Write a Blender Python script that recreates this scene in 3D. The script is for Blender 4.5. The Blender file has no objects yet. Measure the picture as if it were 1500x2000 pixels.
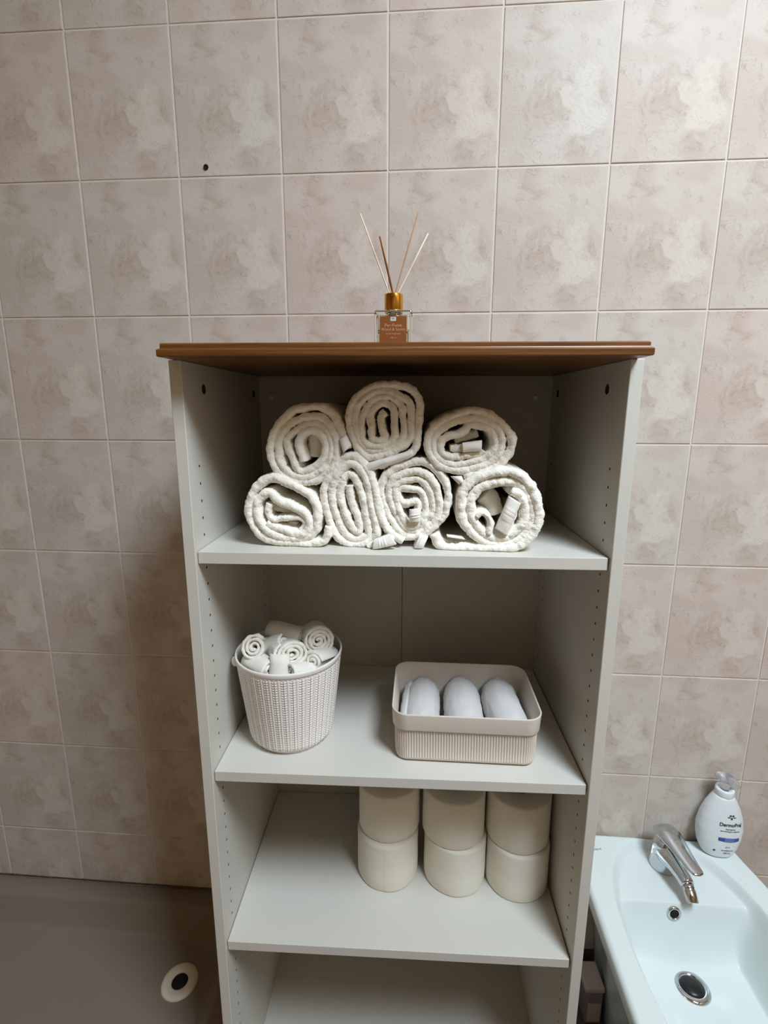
import bpy, bmesh, math, random
from mathutils import Vector, Matrix, noise as mnoise
import numpy as np
random.seed(7)
S = bpy.context.scene
COL = S.collection
PI = math.pi

# ------------------------------------------------------------------ camera
CAM = np.array([0.6708, -1.0394, 1.3804])
F_PX = 979.74
YAW, PITCH, ROLL = -0.0742, -0.2048, 0.0018
def basis():
    cy, sy, cp, sp = math.cos(YAW), math.sin(YAW), math.cos(PITCH), math.sin(PITCH)
    f = np.array([sy*cp, cy*cp, sp]); r = np.array([cy, -sy, 0.0]); u = np.cross(r, f)
    c, s = math.cos(ROLL), math.sin(ROLL)
    return c*r + s*u, -s*r + c*u, f
CR, CU, CF = basis()
cam = bpy.data.cameras.new('camera')
co = bpy.data.objects.new('camera', cam); COL.objects.link(co)
cam.sensor_fit = 'HORIZONTAL'; cam.sensor_width = 36.0
cam.lens = F_PX/1500*36.0; cam.clip_start = 0.02; cam.clip_end = 50
M = Matrix((tuple(CR), tuple(CU), tuple(-CF))).transposed().to_4x4()
M.translation = Vector(CAM)
co.matrix_world = M
S.camera = co

# ------------------------------------------------------------------ sky, lights, exposure
S.view_settings.view_transform = 'Standard'
S.view_settings.look = 'None'
S.view_settings.exposure = 0.0
S.view_settings.gamma = 1.0
S.view_settings.use_curve_mapping = False
w = bpy.data.worlds.new('sky'); S.world = w; w.use_nodes = True
w.node_tree.nodes['Background'].inputs[0].default_value = (0.72, 0.85, 1.0, 1)
w.node_tree.nodes['Background'].inputs[1].default_value = 1.2
def area(name, loc, target, sx, sy, power, color):
    l = bpy.data.lights.new(name, 'AREA'); l.shape = 'RECTANGLE'; l.size = sx; l.size_y = sy
    l.energy = power; l.color = color
    o = bpy.data.objects.new(name, l); COL.objects.link(o); o.location = loc
    d = Vector(target) - Vector(loc)
    o.rotation_euler = d.to_track_quat('-Z', 'Y').to_euler()
    return o
SKY_X, SKY_Y, CEIL = 1.52, -1.36, 2.85
area('skylight_daylight', (SKY_X, SKY_Y, CEIL+0.10), (SKY_X-0.18, SKY_Y+0.16, 1.5), 0.62, 0.80, 80, (0.75, 0.88, 1.0))

# ------------------------------------------------------------------ helpers
def lin(c):
    return tuple(((v/255)/12.92 if v/255 <= 0.04045 else ((v/255+0.055)/1.055)**2.4) for v in c)
def mat(name, rgb, rough=0.5, metal=0.0, spec=0.5, bump=None, var=None, trans=0.0, ior=1.45, sheen=0.0, sss=0.0):
    m = bpy.data.materials.new(name); m.use_nodes = True
    nt = m.node_tree; b = nt.nodes['Principled BSDF']
    b.inputs['Base Color'].default_value = (*lin(rgb), 1)
    b.inputs['Roughness'].default_value = rough; b.inputs['Metallic'].default_value = metal
    b.inputs['Specular IOR Level'].default_value = spec
    b.inputs['Transmission Weight'].default_value = trans; b.inputs['IOR'].default_value = ior
    if sheen: b.inputs['Sheen Weight'].default_value = sheen
    tc = nt.nodes.new('ShaderNodeTexCoord')
    if var:                                   # (scale, amount) gentle mottling of the colour
        n = nt.nodes.new('ShaderNodeTexNoise'); n.inputs['Scale'].default_value = var[0]; n.inputs['Detail'].default_value = 5
        nt.links.new(tc.outputs['Object'], n.inputs['Vector'])
        mx = nt.nodes.new('ShaderNodeMix'); mx.data_type = 'RGBA'
        k = var[1]
        mx.inputs[6].default_value = (*[c*(1-k) for c in lin(rgb)], 1); mx.inputs[7].default_value = (*[min(1, c*(1+k)) for c in lin(rgb)], 1)
        nt.links.new(n.outputs['Fac'], mx.inputs[0]); nt.links.new(mx.outputs[2], b.inputs['Base Color'])
    if bump:                                  # (scale, strength, distance)
        n = nt.nodes.new('ShaderNodeTexNoise'); n.inputs['Scale'].default_value = bump[0]; n.inputs['Detail'].default_value = 4
        nt.links.new(tc.outputs['Object'], n.inputs['Vector'])
        bp = nt.nodes.new('ShaderNodeBump'); bp.inputs['Strength'].default_value = bump[1]; bp.inputs['Distance'].default_value = bump[2]
        nt.links.new(n.outputs['Fac'], bp.inputs['Height']); nt.links.new(bp.outputs['Normal'], b.inputs['Normal'])
    return m
def link(name, me, m=None, parent=None, loc=None, smooth=False):
    o = bpy.data.objects.new(name, me); COL.objects.link(o)
    if m is not None and len(me.materials) == 0: me.materials.append(m)
    if parent: o.parent = parent
    if loc is not None: o.location = loc
    if smooth:
        for p in me.polygons: p.use_smooth = True
    return o
def bm_link(name, bm, m=None, parent=None, loc=None, smooth=False):
    me = bpy.data.meshes.new(name); bm.to_mesh(me); bm.free()
    return link(name, me, m, parent, loc, smooth)
def py_link(name, v, f, m=None, parent=None, loc=None, smooth=True):
    me = bpy.data.meshes.new(name); me.from_pydata([tuple(p) for p in v], [], f); me.validate(); me.update()
    bm = bmesh.new(); bm.from_mesh(me); bmesh.ops.recalc_face_normals(bm, faces=bm.faces); bm.to_mesh(me); bm.free()
    return link(name, me, m, parent, loc, smooth)
def tag(o, label=None, cat=None, group=None, kind=None):
    if label: o['label'] = label
    if cat: o['category'] = cat
    if group: o['group'] = group
    if kind: o['kind'] = kind
    return o
def empty(name, loc, rz=0.0):
    o = bpy.data.objects.new(name, None); COL.objects.link(o); o.location = loc; o.rotation_euler = (0, 0, rz)
    o.empty_display_size = 0.05
    return o
def box_bm(lo, hi, bev=0.0, seg=2):
    bm = bmesh.new(); bmesh.ops.create_cube(bm, size=1)
    for v in bm.verts:
        v.co = Vector([lo[i] + (v.co[i]+0.5)*(hi[i]-lo[i]) for i in range(3)])
    if bev: bmesh.ops.bevel(bm, geom=list(bm.edges), offset=bev, segments=seg, profile=0.5, affect='EDGES')
    return bm
def box(name, lo, hi, m, parent=None, bev=0.0, loc=None, seg=2):
    return bm_link(name, box_bm(lo, hi, bev, seg), m, parent, loc)
def lathe(name, prof, m, parent=None, loc=None, n=48, axis='Z', rfun=None, smooth=True, rot=None):
    v, f = [], []
    for i in range(n):
        a = 2*PI*i/n
        for r, z in prof:
            k = rfun(a, z) if rfun else 1.0
            v.append((r*k*math.cos(a), r*k*math.sin(a), z))
    L = len(prof)
    for i in range(n):
        j = (i+1) % n
        for k in range(L-1):
            f.append((i*L+k, j*L+k, j*L+k+1, i*L+k+1))
    if prof[0][0] > 1e-6: pass
    o = py_link(name, v, f, m, parent, loc, smooth)
    if rot: o.rotation_euler = rot
    return o
def tube_mesh(pts, rads, n=16, cap=True, squash=None):
    pts = [Vector(p) for p in pts]; v, f = [], []
    up = Vector((0, 0, 1))
    for i, p in enumerate(pts):
        t = (pts[min(i+1, len(pts)-1)] - pts[max(i-1, 0)]).normalized()
        a = t.cross(up)
        if a.length < 1e-3: a = t.cross(Vector((0, 1, 0)))
        a.normalize(); b = a.cross(t).normalized()
        sa, sb = (rads[i], rads[i]) if squash is None else (rads[i]*squash[i][0], rads[i]*squash[i][1])
        for k in range(n):
            q = 2*PI*k/n
            v.append(p + a*math.cos(q)*sa + b*math.sin(q)*sb)
    for i in range(len(pts)-1):
        for k in range(n):
            j = (k+1) % n
            f.append((i*n+k, i*n+j, (i+1)*n+j, (i+1)*n+k))
    if cap:
        f.append(tuple(range(n))); f.append(tuple(range((len(pts)-1)*n, len(pts)*n)))
    return v, f
def text(name, s, size, m, parent, loc, rot, align='CENTER', bold=0.0, sx=1.0):
    c = bpy.data.curves.new(name, 'FONT'); c.body = s; c.size = size; c.align_x = align; c.align_y = 'CENTER'
    c.offset = bold; c.extrude = 0.0001
    t = bpy.data.objects.new(name, c); COL.objects.link(t)
    dg = bpy.context.evaluated_depsgraph_get()
    me = bpy.data.meshes.new_from_object(t.evaluated_get(dg))
    bpy.data.objects.remove(t); bpy.data.curves.remove(c)
    o = link(name, me, m, parent, loc); o.rotation_euler = rot; o.scale = (sx, 1, 1)
    return o
def catmull(P, ds):
    P = [np.array(p, float) for p in P]; out = []
    for i in range(len(P)-1):
        p0 = P[max(i-1, 0)]; p1 = P[i]; p2 = P[i+1]; p3 = P[min(i+2, len(P)-1)]
        n = 16
        for k in range(n):
            t = k/n
            out.append(0.5*((2*p1)+(-p0+p2)*t+(2*p0-5*p1+4*p2-p3)*t*t+(-p0+3*p1-3*p2+p3)*t**3))
    out.append(P[-1]); out = np.array(out)
    d = np.r_[0, np.cumsum(np.linalg.norm(np.diff(out, axis=0), axis=1))]
    n = max(6, int(d[-1]/ds)); s = np.linspace(0, d[-1], n)
    return np.stack([np.interp(s, d, out[:, k]) for k in range(out.shape[1])], 1)
def smooth01(a, b, x):
    t = min(1.0, max(0.0, (x-a)/(b-a))); return t*t*(3-2*t)

# a thick towel ribbon: centre line in the (x, z) plane, running back from yf to yb, rounded fold at the front
def ribbon(path, T, yf, yb, ds=0.0017, lump=0.0012, fuzz=0.0009, stag=0.004, seed=0, taper=None, fold_back=False, ny=5, tele=0.0):
    P = catmull(path, ds); n = len(P)
    tan = np.gradient(P, axis=0); tan /= np.linalg.norm(tan, axis=1)[:, None] + 1e-9
    nor = np.stack([-tan[:, 1], tan[:, 0]], 1)
    c = P.mean(0)
    V, Fc = [], []
    h = T/2
    for i in range(n):
        s = i*ds
        fy = yf + stag*mnoise.noise(Vector((s*9, seed*3.1, 0.3))) + tele*i/n
        th = h*(1+0.16*mnoise.noise(Vector((s*38, seed*1.7, 2.0))))
        ring = []
        ys = [yb + (fy+th-yb)*k/(ny-1) for k in range(ny)]
        if fold_back:
            for k in range(1, 6):
                a = -PI/2 + 0 + PI/2*k/6
                ring.append((th*math.sin(a+PI/2)*0.98, yb + th*(1-math.sin(a+PI/2))*0 + th*(1-math.cos(a))*0))
            ring = []
        for y in ys: ring.append((th, y))
        for k in range(1, 8):
            a = PI*k/8
            ring.append((th*math.cos(a), fy+th-th*math.sin(a)*1.05))
        for y in reversed(ys): ring.append((-th, y))
        for (o, y) in ring:
            q = Vector((P[i, 0]+nor[i, 0]*o, y, P[i, 1]+nor[i, 1]*o))
            d = lump*mnoise.noise(q*105+Vector((seed*7.0, 0, 0))) + fuzz*mnoise.noise(q*420+Vector((0, seed*5.0, 0)))
            sg = o/th
            q += Vector((nor[i, 0]*sg*d*1.6, -(1-abs(sg))*d*2, nor[i, 1]*sg*d*1.6))
            if taper:
                u = (y-yf)/(yb-yf); k = taper(u)
                q.x = c[0]+(q.x-c[0])*k; q.z = taper.base+(q.z-taper.base)*k if hasattr(taper, 'base') else c[1]+(q.z-c[1])*k
            V.append(q)
    R = ny*2+7
    for i in range(n-1):
        for k in range(R):
            j = (k+1) % R
            Fc.append((i*R+k, i*R+j, (i+1)*R+j, (i+1)*R+k))
    Fc.append(tuple(range(R))); Fc.append(tuple(range((n-1)*R, n*R)))
    return V, Fc
def join(parts):
    V, Fc = [], []
    for v, f in parts:
        o = len(V); V += list(v); Fc += [tuple(i+o for i in q) for q in f]
    return V, Fc
def back_y(px, py, Y):                 # the point of the plane y = Y seen at a pixel of the photograph
    d = CF + (px-750)/F_PX*CR - (py-1000)/F_PX*CU
    return CAM + d*(Y-CAM[1])/d[1]

# ------------------------------------------------------------------ materials
def tile_material():
    m = bpy.data.materials.new('marbled_wall_tile'); m.use_nodes = True
    nt = m.node_tree; N = nt.nodes; L = nt.links; b = N['Principled BSDF']
    tc = N.new('ShaderNodeTexCoord'); oi = N.new('ShaderNodeObjectInfo')
    def noise(scale, detail=4, rough=0.55, dist=0.0, off=(0, 0, 0)):
        mp = N.new('ShaderNodeMapping'); mp.inputs['Location'].default_value = off
        L.new(tc.outputs['Object'], mp.inputs['Vector'])
        n = N.new('ShaderNodeTexNoise'); n.inputs['Scale'].default_value = scale; n.inputs['Detail'].default_value = detail
        n.inputs['Roughness'].default_value = rough; n.inputs['Distortion'].default_value = dist
        L.new(mp.outputs[0], n.inputs['Vector']); return n.outputs['Fac']
    def math_(op, a, b_=None, c=None):
        q = N.new('ShaderNodeMath'); q.operation = op
        for i, x in enumerate((a, b_, c)):
            if x is None: continue
            if isinstance(x, (int, float)): q.inputs[i].default_value = x
            else: L.new(x, q.inputs[i])
        return q.outputs[0]
    def rng(v, a, b_, lo=0.0, hi=1.0):
        q = N.new('ShaderNodeMapRange'); q.interpolation_type = 'SMOOTHSTEP'
        q.inputs[1].default_value = a; q.inputs[2].default_value = b_; q.inputs[3].default_value = lo; q.inputs[4].default_value = hi
        L.new(v, q.inputs[0]); return q.outputs[0]
    def mix(f, a, b_):
        q = N.new('ShaderNodeMix'); q.data_type = 'RGBA'
        if isinstance(f, float): q.inputs[0].default_value = f
        else: L.new(f, q.inputs[0])
        for i, x in ((6, a), (7, b_)):
            if isinstance(x, tuple): q.inputs[i].default_value = (*lin(x), 1)
            else: L.new(x, q.inputs[i])
        return q.outputs[2]
    big = noise(11, 3, 0.5, 0.6, (0.31, 0.0, 0.17))
    mid = noise(26, 5, 0.6, 1.2, (0.7, 0, 0.4))
    squig = noise(46, 3, 0.5, 2.2, (0.15, 0, 0.93))
    fine = noise(160, 3, 0.6)
    # the same blotch in every tile: left of centre, with a pale field to its right
    def blob(cx, cz, rx, rz):
        mp = N.new('ShaderNodeMapping'); mp.vector_type = 'POINT'
        mp.inputs['Scale'].default_value = (1/rx, 1, 1/rz); mp.inputs['Location'].default_value = (-cx/rx, 0, -cz/rz)
        ad = N.new('ShaderNodeVectorMath'); ad.operation = 'ADD'
        sc = N.new('ShaderNodeVectorMath'); sc.operation = 'SCALE'; sc.inputs[3].default_value = 0.13
        nn = N.new('ShaderNodeTexNoise'); nn.inputs['Scale'].default_value = 17; nn.inputs['Detail'].default_value = 4
        L.new(tc.outputs['Object'], nn.inputs['Vector'])
        sb = N.new('ShaderNodeVectorMath'); sb.operation = 'SUBTRACT'; sb.inputs[1].default_value = (0.5, 0.5, 0.5)
        L.new(nn.outputs['Color'], sb.inputs[0]); L.new(sb.outputs[0], sc.inputs[0])
        L.new(tc.outputs['Object'], ad.inputs[0]); L.new(sc.outputs[0], ad.inputs[1])
        L.new(ad.outputs[0], mp.inputs['Vector'])
        sx = N.new('ShaderNodeSeparateXYZ'); L.new(mp.outputs[0], sx.inputs[0])
        r2 = math_('ADD', math_('MULTIPLY', sx.outputs[0], sx.outputs[0]), math_('MULTIPLY', sx.outputs[2], sx.outputs[2]))
        r2 = math_('ADD', r2, math_('MULTIPLY', math_('SUBTRACT', mid, 0.5), 3.2))
        return rng(r2, 1.25, 0.55)
    dark = blob(-0.012, -0.018, 0.046, 0.05)
    pale = blob(0.050, -0.020, 0.040, 0.062)
    smear = blob(0.040, -0.098, 0.030, 0.022)
    smear2 = blob(-0.035, 0.088, 0.020, 0.026)
    smear3 = blob(0.080, 0.005, 0.020, 0.034)
    base = mix(rng(big, 0.38, 0.62), (200, 187, 178), (207, 197, 189))
    base = mix(math_('MULTIPLY', pale, 0.75), base, (216, 208, 199))
    stain = math_('MAXIMUM', math_('MULTIPLY', dark, 0.85), math_('MAXIMUM', math_('MULTIPLY', smear, 0.7), math_('MAXIMUM', math_('MULTIPLY', smear2, 0.7), math_('MULTIPLY', smear3, 0.75))))
    stain = math_('MULTIPLY', stain, rng(mid, 0.42, 0.58, 0.25, 1.0))
    base = mix(math_('MULTIPLY', stain, 0.60), base, (181, 163, 150))
    vein = rng(math_('ABSOLUTE', math_('SUBTRACT', squig, 0.5)), 0.030, 0.0)
    vein = math_('MULTIPLY', vein, rng(mid, 0.45, 0.62))
    base = mix(math_('MULTIPLY', vein, 0.45), base, (152, 132, 120))
    base = mix(math_('MULTIPLY', rng(mid, 0.52, 0.75), 0.22), base, (172, 152, 139))
    # tiles differ a little in tint from one another
    tint = mix(oi.outputs['Random'], (255, 249, 245), (252, 253, 250))
    mu = N.new('ShaderNodeMix'); mu.data_type = 'RGBA'; mu.blend_type = 'MULTIPLY'; mu.inputs[0].default_value = 1.0
    L.new(base, mu.inputs[6]); L.new(tint, mu.inputs[7])
    L.new(mu.outputs[2], b.inputs['Base Color'])
    b.inputs['Roughness'].default_value = 0.42
    b.inputs['Specular IOR Level'].default_value = 0.15
    bp = N.new('ShaderNodeBump'); bp.inputs['Strength'].default_value = 0.3; bp.inputs['Distance'].default_value = 0.0016
    hgt = math_('ADD', math_('MULTIPLY', mid, 0.8), math_('ADD', math_('MULTIPLY', squig, 0.5), math_('MULTIPLY', fine, 0.12)))
    L.new(hgt, bp.inputs['Height']); L.new(bp.outputs['Normal'], b.inputs['Normal'])
    return m
M_TILE = tile_material()
M_GROUT = mat('tile_grout', (218, 207, 196), 0.85, bump=(300, 0.3, 0.001))
M_PLASTER = mat('room_plaster', (156, 128, 94), 0.8, var=(3, 0.04))
M_CEIL = mat('white_ceiling_paint', (226, 208, 182), 0.9)
M_LAM = mat('off_white_laminate', (210, 206, 196), 0.42, spec=0.4, var=(2.5, 0.02), bump=(420, 0.06, 0.0006))
M_BACK = mat('thin_backing_board', (190, 186, 174), 0.6, var=(3, 0.03))
M_HOLE = mat('drilled_chipboard', (70, 55, 40), 0.9)
M_CAP = mat('pale_screw_cap', (250, 248, 240), 0.35)
M_TERRY = mat('white_terry_cloth', (252, 245, 232), 0.95, spec=0.1, bump=(380, 0.6, 0.0018), sheen=0.3, var=(40, 0.05))
M_TERRY2 = mat('fine_white_cotton', (216, 212, 208), 0.95, spec=0.1, bump=(1100, 0.5, 0.0008), sheen=0.25, var=(45, 0.04))
M_TERRY3 = mat('washcloth_cotton', (236, 230, 218), 0.95, spec=0.1, bump=(1000, 0.6, 0.0009), sheen=0.25, var=(45, 0.05))
M_HEM = mat('woven_cotton_hem', (242, 237, 228), 0.8, spec=0.2, bump=(1400, 0.3, 0.0004))
M_KNIT = mat('cream_knit_plastic', (240, 233, 227), 0.45, spec=0.4)
M_BOX = mat('beige_ribbed_plastic', (224, 213, 201), 0.5, spec=0.35)
M_PAPER = mat('soft_toilet_paper', (238, 233, 219), 0.95, spec=0.1, bump=(500, 0.25, 0.0008), var=(30, 0.02))
M_CARD = mat('grey_card_core', (150, 128, 104), 0.9)
M_CER = mat('white_ceramic_glaze', (220, 228, 226), 0.08, spec=0.6)
M_TRAY = mat('shower_tray_acrylic', (132, 120, 106), 0.4, spec=0.4, var=(5, 0.05))
M_RING = mat('cream_plastic_ring', (226, 216, 196), 0.4)
M_DARK = mat('dark_void', (14, 12, 10), 0.8)
M_RUB = mat('black_rubber_plug', (22, 22, 22), 0.35)
M_CHROME = mat('polished_chrome', (206, 210, 214), 0.07, metal=1.0)
M_STEEL = mat('worn_nickel', (196, 190, 184), 0.16, metal=1.0)
M_GOLD = mat('brushed_gold_cap', (226, 166, 72), 0.18, metal=1.0)
M_GLASS = mat('clear_bottle_glass', (246, 250, 244), 0.02, trans=1.0, ior=1.48)
M_OIL = mat('pale_fragrance_oil', (250, 244, 222), 0.02, trans=1.0, ior=1.36)
M_LABEL = mat('brown_paper_label', (132, 72, 14), 0.55, var=(60, 0.08))
M_INK = mat('pale_label_ink', (206, 160, 116), 0.6)
M_EMB = mat('silver_emblem_ink', (206, 204, 200), 0.5)
M_REED = mat('natural_rattan', (214, 178, 138), 0.75, var=(120, 0.1))
M_REED2 = mat('soaked_rattan', (176, 128, 92), 0.75, var=(120, 0.1))
M_REED3 = mat('pale_rattan', (236, 216, 186), 0.75, var=(120, 0.08))
M_BOTTLE = mat('white_bottle_plastic', (228, 234, 236), 0.3, spec=0.5)
M_PUMP = mat('frosted_clear_plastic', (244, 244, 248), 0.16, trans=0.85, ior=1.45)
M_BLUE = mat('blue_label_band', (58, 76, 150), 0.5)
M_BLUE2 = mat('light_blue_label_band', (98, 116, 178), 0.5)
M_TXT = mat('dark_grey_print', (52, 62, 70), 0.6)
M_TXT2 = mat('mid_grey_print', (118, 130, 138), 0.6)
M_FLOOR = mat('dark_floor_tile', (92, 84, 82), 0.3, var=(20, 0.12))
M_SKIRT = mat('red_brown_skirting', (92, 58, 50), 0.5, var=(25, 0.15))
M_SEAL = mat('stained_silicone_seal', (92, 80, 68), 0.6, var=(45, 0.6))
M_BLOCK = mat('dull_pink_block', (150, 130, 128), 0.7, var=(30, 0.08))
M_BLOCK2 = mat('pale_block_panel', (206, 184, 178), 0.7, var=(30, 0.06))
def wood():
    m = bpy.data.materials.new('stained_wood_grain'); m.use_nodes = True
    nt = m.node_tree; N = nt.nodes; L = nt.links; b = N['Principled BSDF']
    tc = N.new('ShaderNodeTexCoord'); mp = N.new('ShaderNodeMapping'); mp.inputs['Scale'].default_value = (1.3, 26, 40)
    L.new(tc.outputs['Object'], mp.inputs['Vector'])
    n = N.new('ShaderNodeTexNoise'); n.inputs['Scale'].default_value = 5; n.inputs['Detail'].default_value = 6; n.inputs['Distortion'].default_value = 0.5
    L.new(mp.outputs[0], n.inputs['Vector'])
    cr = N.new('ShaderNodeValToRGB'); e = cr.color_ramp.elements
    e[0].position = 0.3; e[0].color = (*lin((82, 46, 12)), 1); e[1].position = 0.7; e[1].color = (*lin((128, 80, 34)), 1)
    L.new(n.outputs['Fac'], cr.inputs[0]); L.new(cr.outputs[0], b.inputs['Base Color'])
    b.inputs['Roughness'].default_value = 0.38
    return m
M_WOOD = wood()

# ------------------------------------------------------------------ the room
KW = 1.0106                                  # tile pitch is 20.2 cm: wall, floor and what stands against them
def KL(p): return tuple(CAM[i]*(1-KW)+KW*p[i] for i in range(3))
FZ = KL((0, 0, 0))[2]
WY = KL((0, 0, 0))[1]
XL, XR, YFR = -1.0, 2.2, -2.7
wall = box('wall_back', (XL, WY-0.0002, FZ-0.05), (XR, 0.13, CEIL), M_GROUT); tag(wall, 'wall of marbled pinkish beige tiles behind the shelf unit', kind='structure')
TW, TH = 0.2*KW, 0.2498*KW
def tile_mesh():
    g = 0.0017
    bm = box_bm((-TW/2+g, 0.0, -TH/2+g), (TW/2-g, 0.010, TH/2-g))
    ed = [e for e in bm.edges if all(abs(v.co.y) < 1e-6 for v in e.verts)]
    bmesh.ops.bevel(bm, geom=ed, offset=0.0013, segments=2, profile=0.6, affect='EDGES')
    me = bpy.data.meshes.new('tile'); bm.to_mesh(me); bm.free(); me.materials.append(M_TILE); return me
TM = tile_mesh()
for i in range(-5, 11):
    for k in range(-3, 9):
        x, _, z = KL((0.2*(i+0.5), 0, 2.06-0.2498*(k+0.5)))
        if z < 0.12 or z > CEIL-0.1: continue
        t = link('tile', TM, None, wall, (x, WY-0.0018+random.uniform(-0.0003, 0.0003), z))
        t.rotation_euler = (random.uniform(-0.0015, 0.0015), 0, random.uniform(-0.0015, 0.0015))
sk = box('skirting', (XL, WY-0.009, FZ), (XR, WY+0.006, FZ+0.060), M_SKIRT, wall, 0.002)
# the little drill hole in a tile
hole = lathe('drill_hole', [(0.0001, 0.0012), (0.0028, 0.0012), (0.0036, 0.0026), (0.0046, 0.0016), (0.0048, 0.0)], M_DARK, wall, KL((0.254, -0.0026, 1.827)), 20)
hole.rotation_euler = (PI/2, 0, 0)
floor = box('floor', (XL, YFR, FZ-0.1), (XR, WY, FZ-0.003), M_GROUT); tag(floor, 'dark tiled bathroom floor under the bidet', kind='structure')
bm = box_bm((-0.148, -0.148, -0.008), (0.148, 0.148, 0.0), 0.0015, 1); FT = bpy.data.meshes.new('floor_tile'); bm.to_mesh(FT); bm.free(); FT.materials.append(M_FLOOR)
for i in range(4):
    for j in range(7):
        link('floor_tile', FT, None, floor, (0.53+0.3*i+0.05, -0.145-0.3*j, FZ))
ceil = bmesh.new()
def ring_box(bm, lo, hi, hlo, hhi, z0, z1):
    for (a, b_, c, d) in ((lo[0], lo[1], hlo[0], hi[1]), (hhi[0], lo[1], hi[0], hi[1]), (hlo[0], lo[1], hhi[0], hlo[1]), (hlo[0], hhi[1], hhi[0], hi[1])):
        q = bmesh.ops.create_cube(bm, size=1)['verts']
        for v in q:
            v.co = Vector((a+(v.co.x+0.5)*(c-a), b_+(v.co.y+0.5)*(d-b_), z0+(v.co.z+0.5)*(z1-z0)))
HL, HH = (SKY_X-0.38, SKY_Y-0.48), (SKY_X+0.38, SKY_Y+0.48)
ring_box(ceil, (XL, YFR), (XR, 0.12), HL, HH, CEIL, CEIL+0.16)
tag(bm_link('ceiling', ceil, M_CEIL), 'white ceiling with a skylight opening', kind='structure')
win = bmesh.new(); ring_box(win, (HL[0]-0.03, HL[1]-0.03), (HH[0]+0.03, HH[1]+0.03), (HL[0]+0.03, HL[1]+0.03), (HH[0]-0.03, HH[1]-0.03), CEIL+0.16, CEIL+0.20)
tag(bm_link('window_1', win, M_CEIL), 'white skylight frame in the ceiling', kind='structure')
tag(box('wall_left', (XL-0.1, YFR, FZ-0.05), (XL, 0.12, CEIL), M_PLASTER), 'plain left wall', kind='structure')
tag(box('wall_right', (XR, YFR, FZ-0.05), (XR+0.1, 0.12, CEIL), M_PLASTER), 'plain right wall', kind='structure')
tag(box('wall_front', (XL, YFR-0.1, FZ-0.05), (XR, YFR, CEIL), M_PLASTER), 'plain wall behind the viewer', kind='structure')

# ------------------------------------------------------------------ shelf unit
PHI, X0, W_, D_, TK, TS = 0.0255, 0.322, 0.6222, 0.3562, 0.017, 0.0181
ZT, Z1, Z2, Z3, ZB = 1.4424, 1.1752, 0.8105, 0.4725, 0.042
unit = empty('shelf_unit', (X0, -0.010, 0), PHI)
tag(unit, 'tall off-white shelf unit with brown wooden top against the tiled wall', 'shelf unit')
def panel(x0, x1, inner):
    bm = box_bm((x0, -D_, FZ), (x1, 0.0, ZT), 0.0008, 1)
    o = bm_link('side_panel', bm, M_LAM, unit)
    cut = bmesh.new()
    def hole_(y, z, r, d=0.009):
        g = bmesh.ops.create_cone(cut, cap_ends=True, segments=14, radius1=r, radius2=r, depth=2*d)['verts']
        for v in g: v.co = Vector((inner + v.co.z, y+v.co.x, z+v.co.y))
    for k in range(42):
        z = 1.2965 - 0.0258*k
        if any(abs(z-(s-TS/2)) < 0.012 for s in (Z1, Z2, Z3)): continue
        if z < 0.1: break
        hole_(-D_+0.036, z, 0.0022); hole_(-0.030, z, 0.0022)
    for y in (-D_+0.072, -0.040): hole_(y, 1.407, 0.0075, 0.010)
    me = bpy.data.meshes.new('cut'); cut.to_mesh(me); cut.free(); me.materials.append(M_HOLE)
    c = bpy.data.objects.new('cut', me); COL.objects.link(c); c.parent = unit
    o.data.materials.append(M_HOLE)
    md = o.modifiers.new('b', 'BOOLEAN'); md.operation = 'DIFFERENCE'; md.object = c; md.solver = 'EXACT'
    md.material_mode = 'TRANSFER'
    dg = bpy.context.evaluated_depsgraph_get(); new = bpy.data.meshes.new_from_object(o.evaluated_get(dg))
    o.modifiers.clear(); o.data = new; bpy.data.objects.remove(c)
    return o
panel(0, TK, TK); panel(W_-TK, W_, W_-TK)
for z in (Z1, Z2, Z3):
    box('shelf', (TK+0.0012, -D_+0.0055, z-TS), (W_-TK-0.0026, -0.0012, z), M_LAM, unit, 0.0009)
box('bottom_board', (TK, -D_+0.004, ZB-TS), (W_-TK, 0, ZB), M_LAM, unit, 0.0008)
box('plinth', (TK, -D_+0.03, FZ), (W_-TK, -D_+0.045, ZB-TS), M_LAM, unit)
xm = 0.3118
for a, b_ in ((0.002, xm-0.0006), (xm+0.0006, W_-0.002)):
    box('back_panel', (a, 0.0002, 0.01), (b_, 0.0034, ZT), M_BACK, unit)
for x in (0.0415, 0.5735):
    c = lathe('screw_cap', [(0.0001, 0.0050), (0.0026, 0.0048), (0.0042, 0.0034), (0.0045, 0.0)], M_CAP, unit, (x, 0.0002, 1.401), 16); c.rotation_euler = (PI/2, 0, 0)
# wooden top with a stepped front edge
def top_board():
    xl, xr, yf, th = 0.006, W_-0.0085, -D_-0.0432, 0.0168
    pr = [(0.0, 0.0), (0.0012, -0.0), (0.0, 0.0012), (0.0, 0.0080), (0.0010, 0.0092), (0.0030, 0.0100), (0.0036, 0.0112), (0.0036, 0.0152), (0.0050, th)]
    pr = pr[1:]
    v, f = [], []
    for d, z in pr:
        v += [(xl+d, 0.004, ZT+z), (xl+d, yf+d, ZT+z), (xr-d, yf+d, ZT+z), (xr-d, 0.004, ZT+z)]
    for k in range(len(pr)-1):
        for q in range(4):
            r = (q+1) % 4
            f.append((4*k+q, 4*k+r, 4*k+4+r, 4*k+4+q))
    f.append((0, 1, 2, 3)); n = len(pr)-1; f.append((4*n, 4*n+1, 4*n+2, 4*n+3))
    tag(py_link('top_board', v, f, M_WOOD, unit, smooth=False), 'brown wood-grain top with stepped edge')
top_board()
TOPZ = ZT+0.0168

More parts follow.
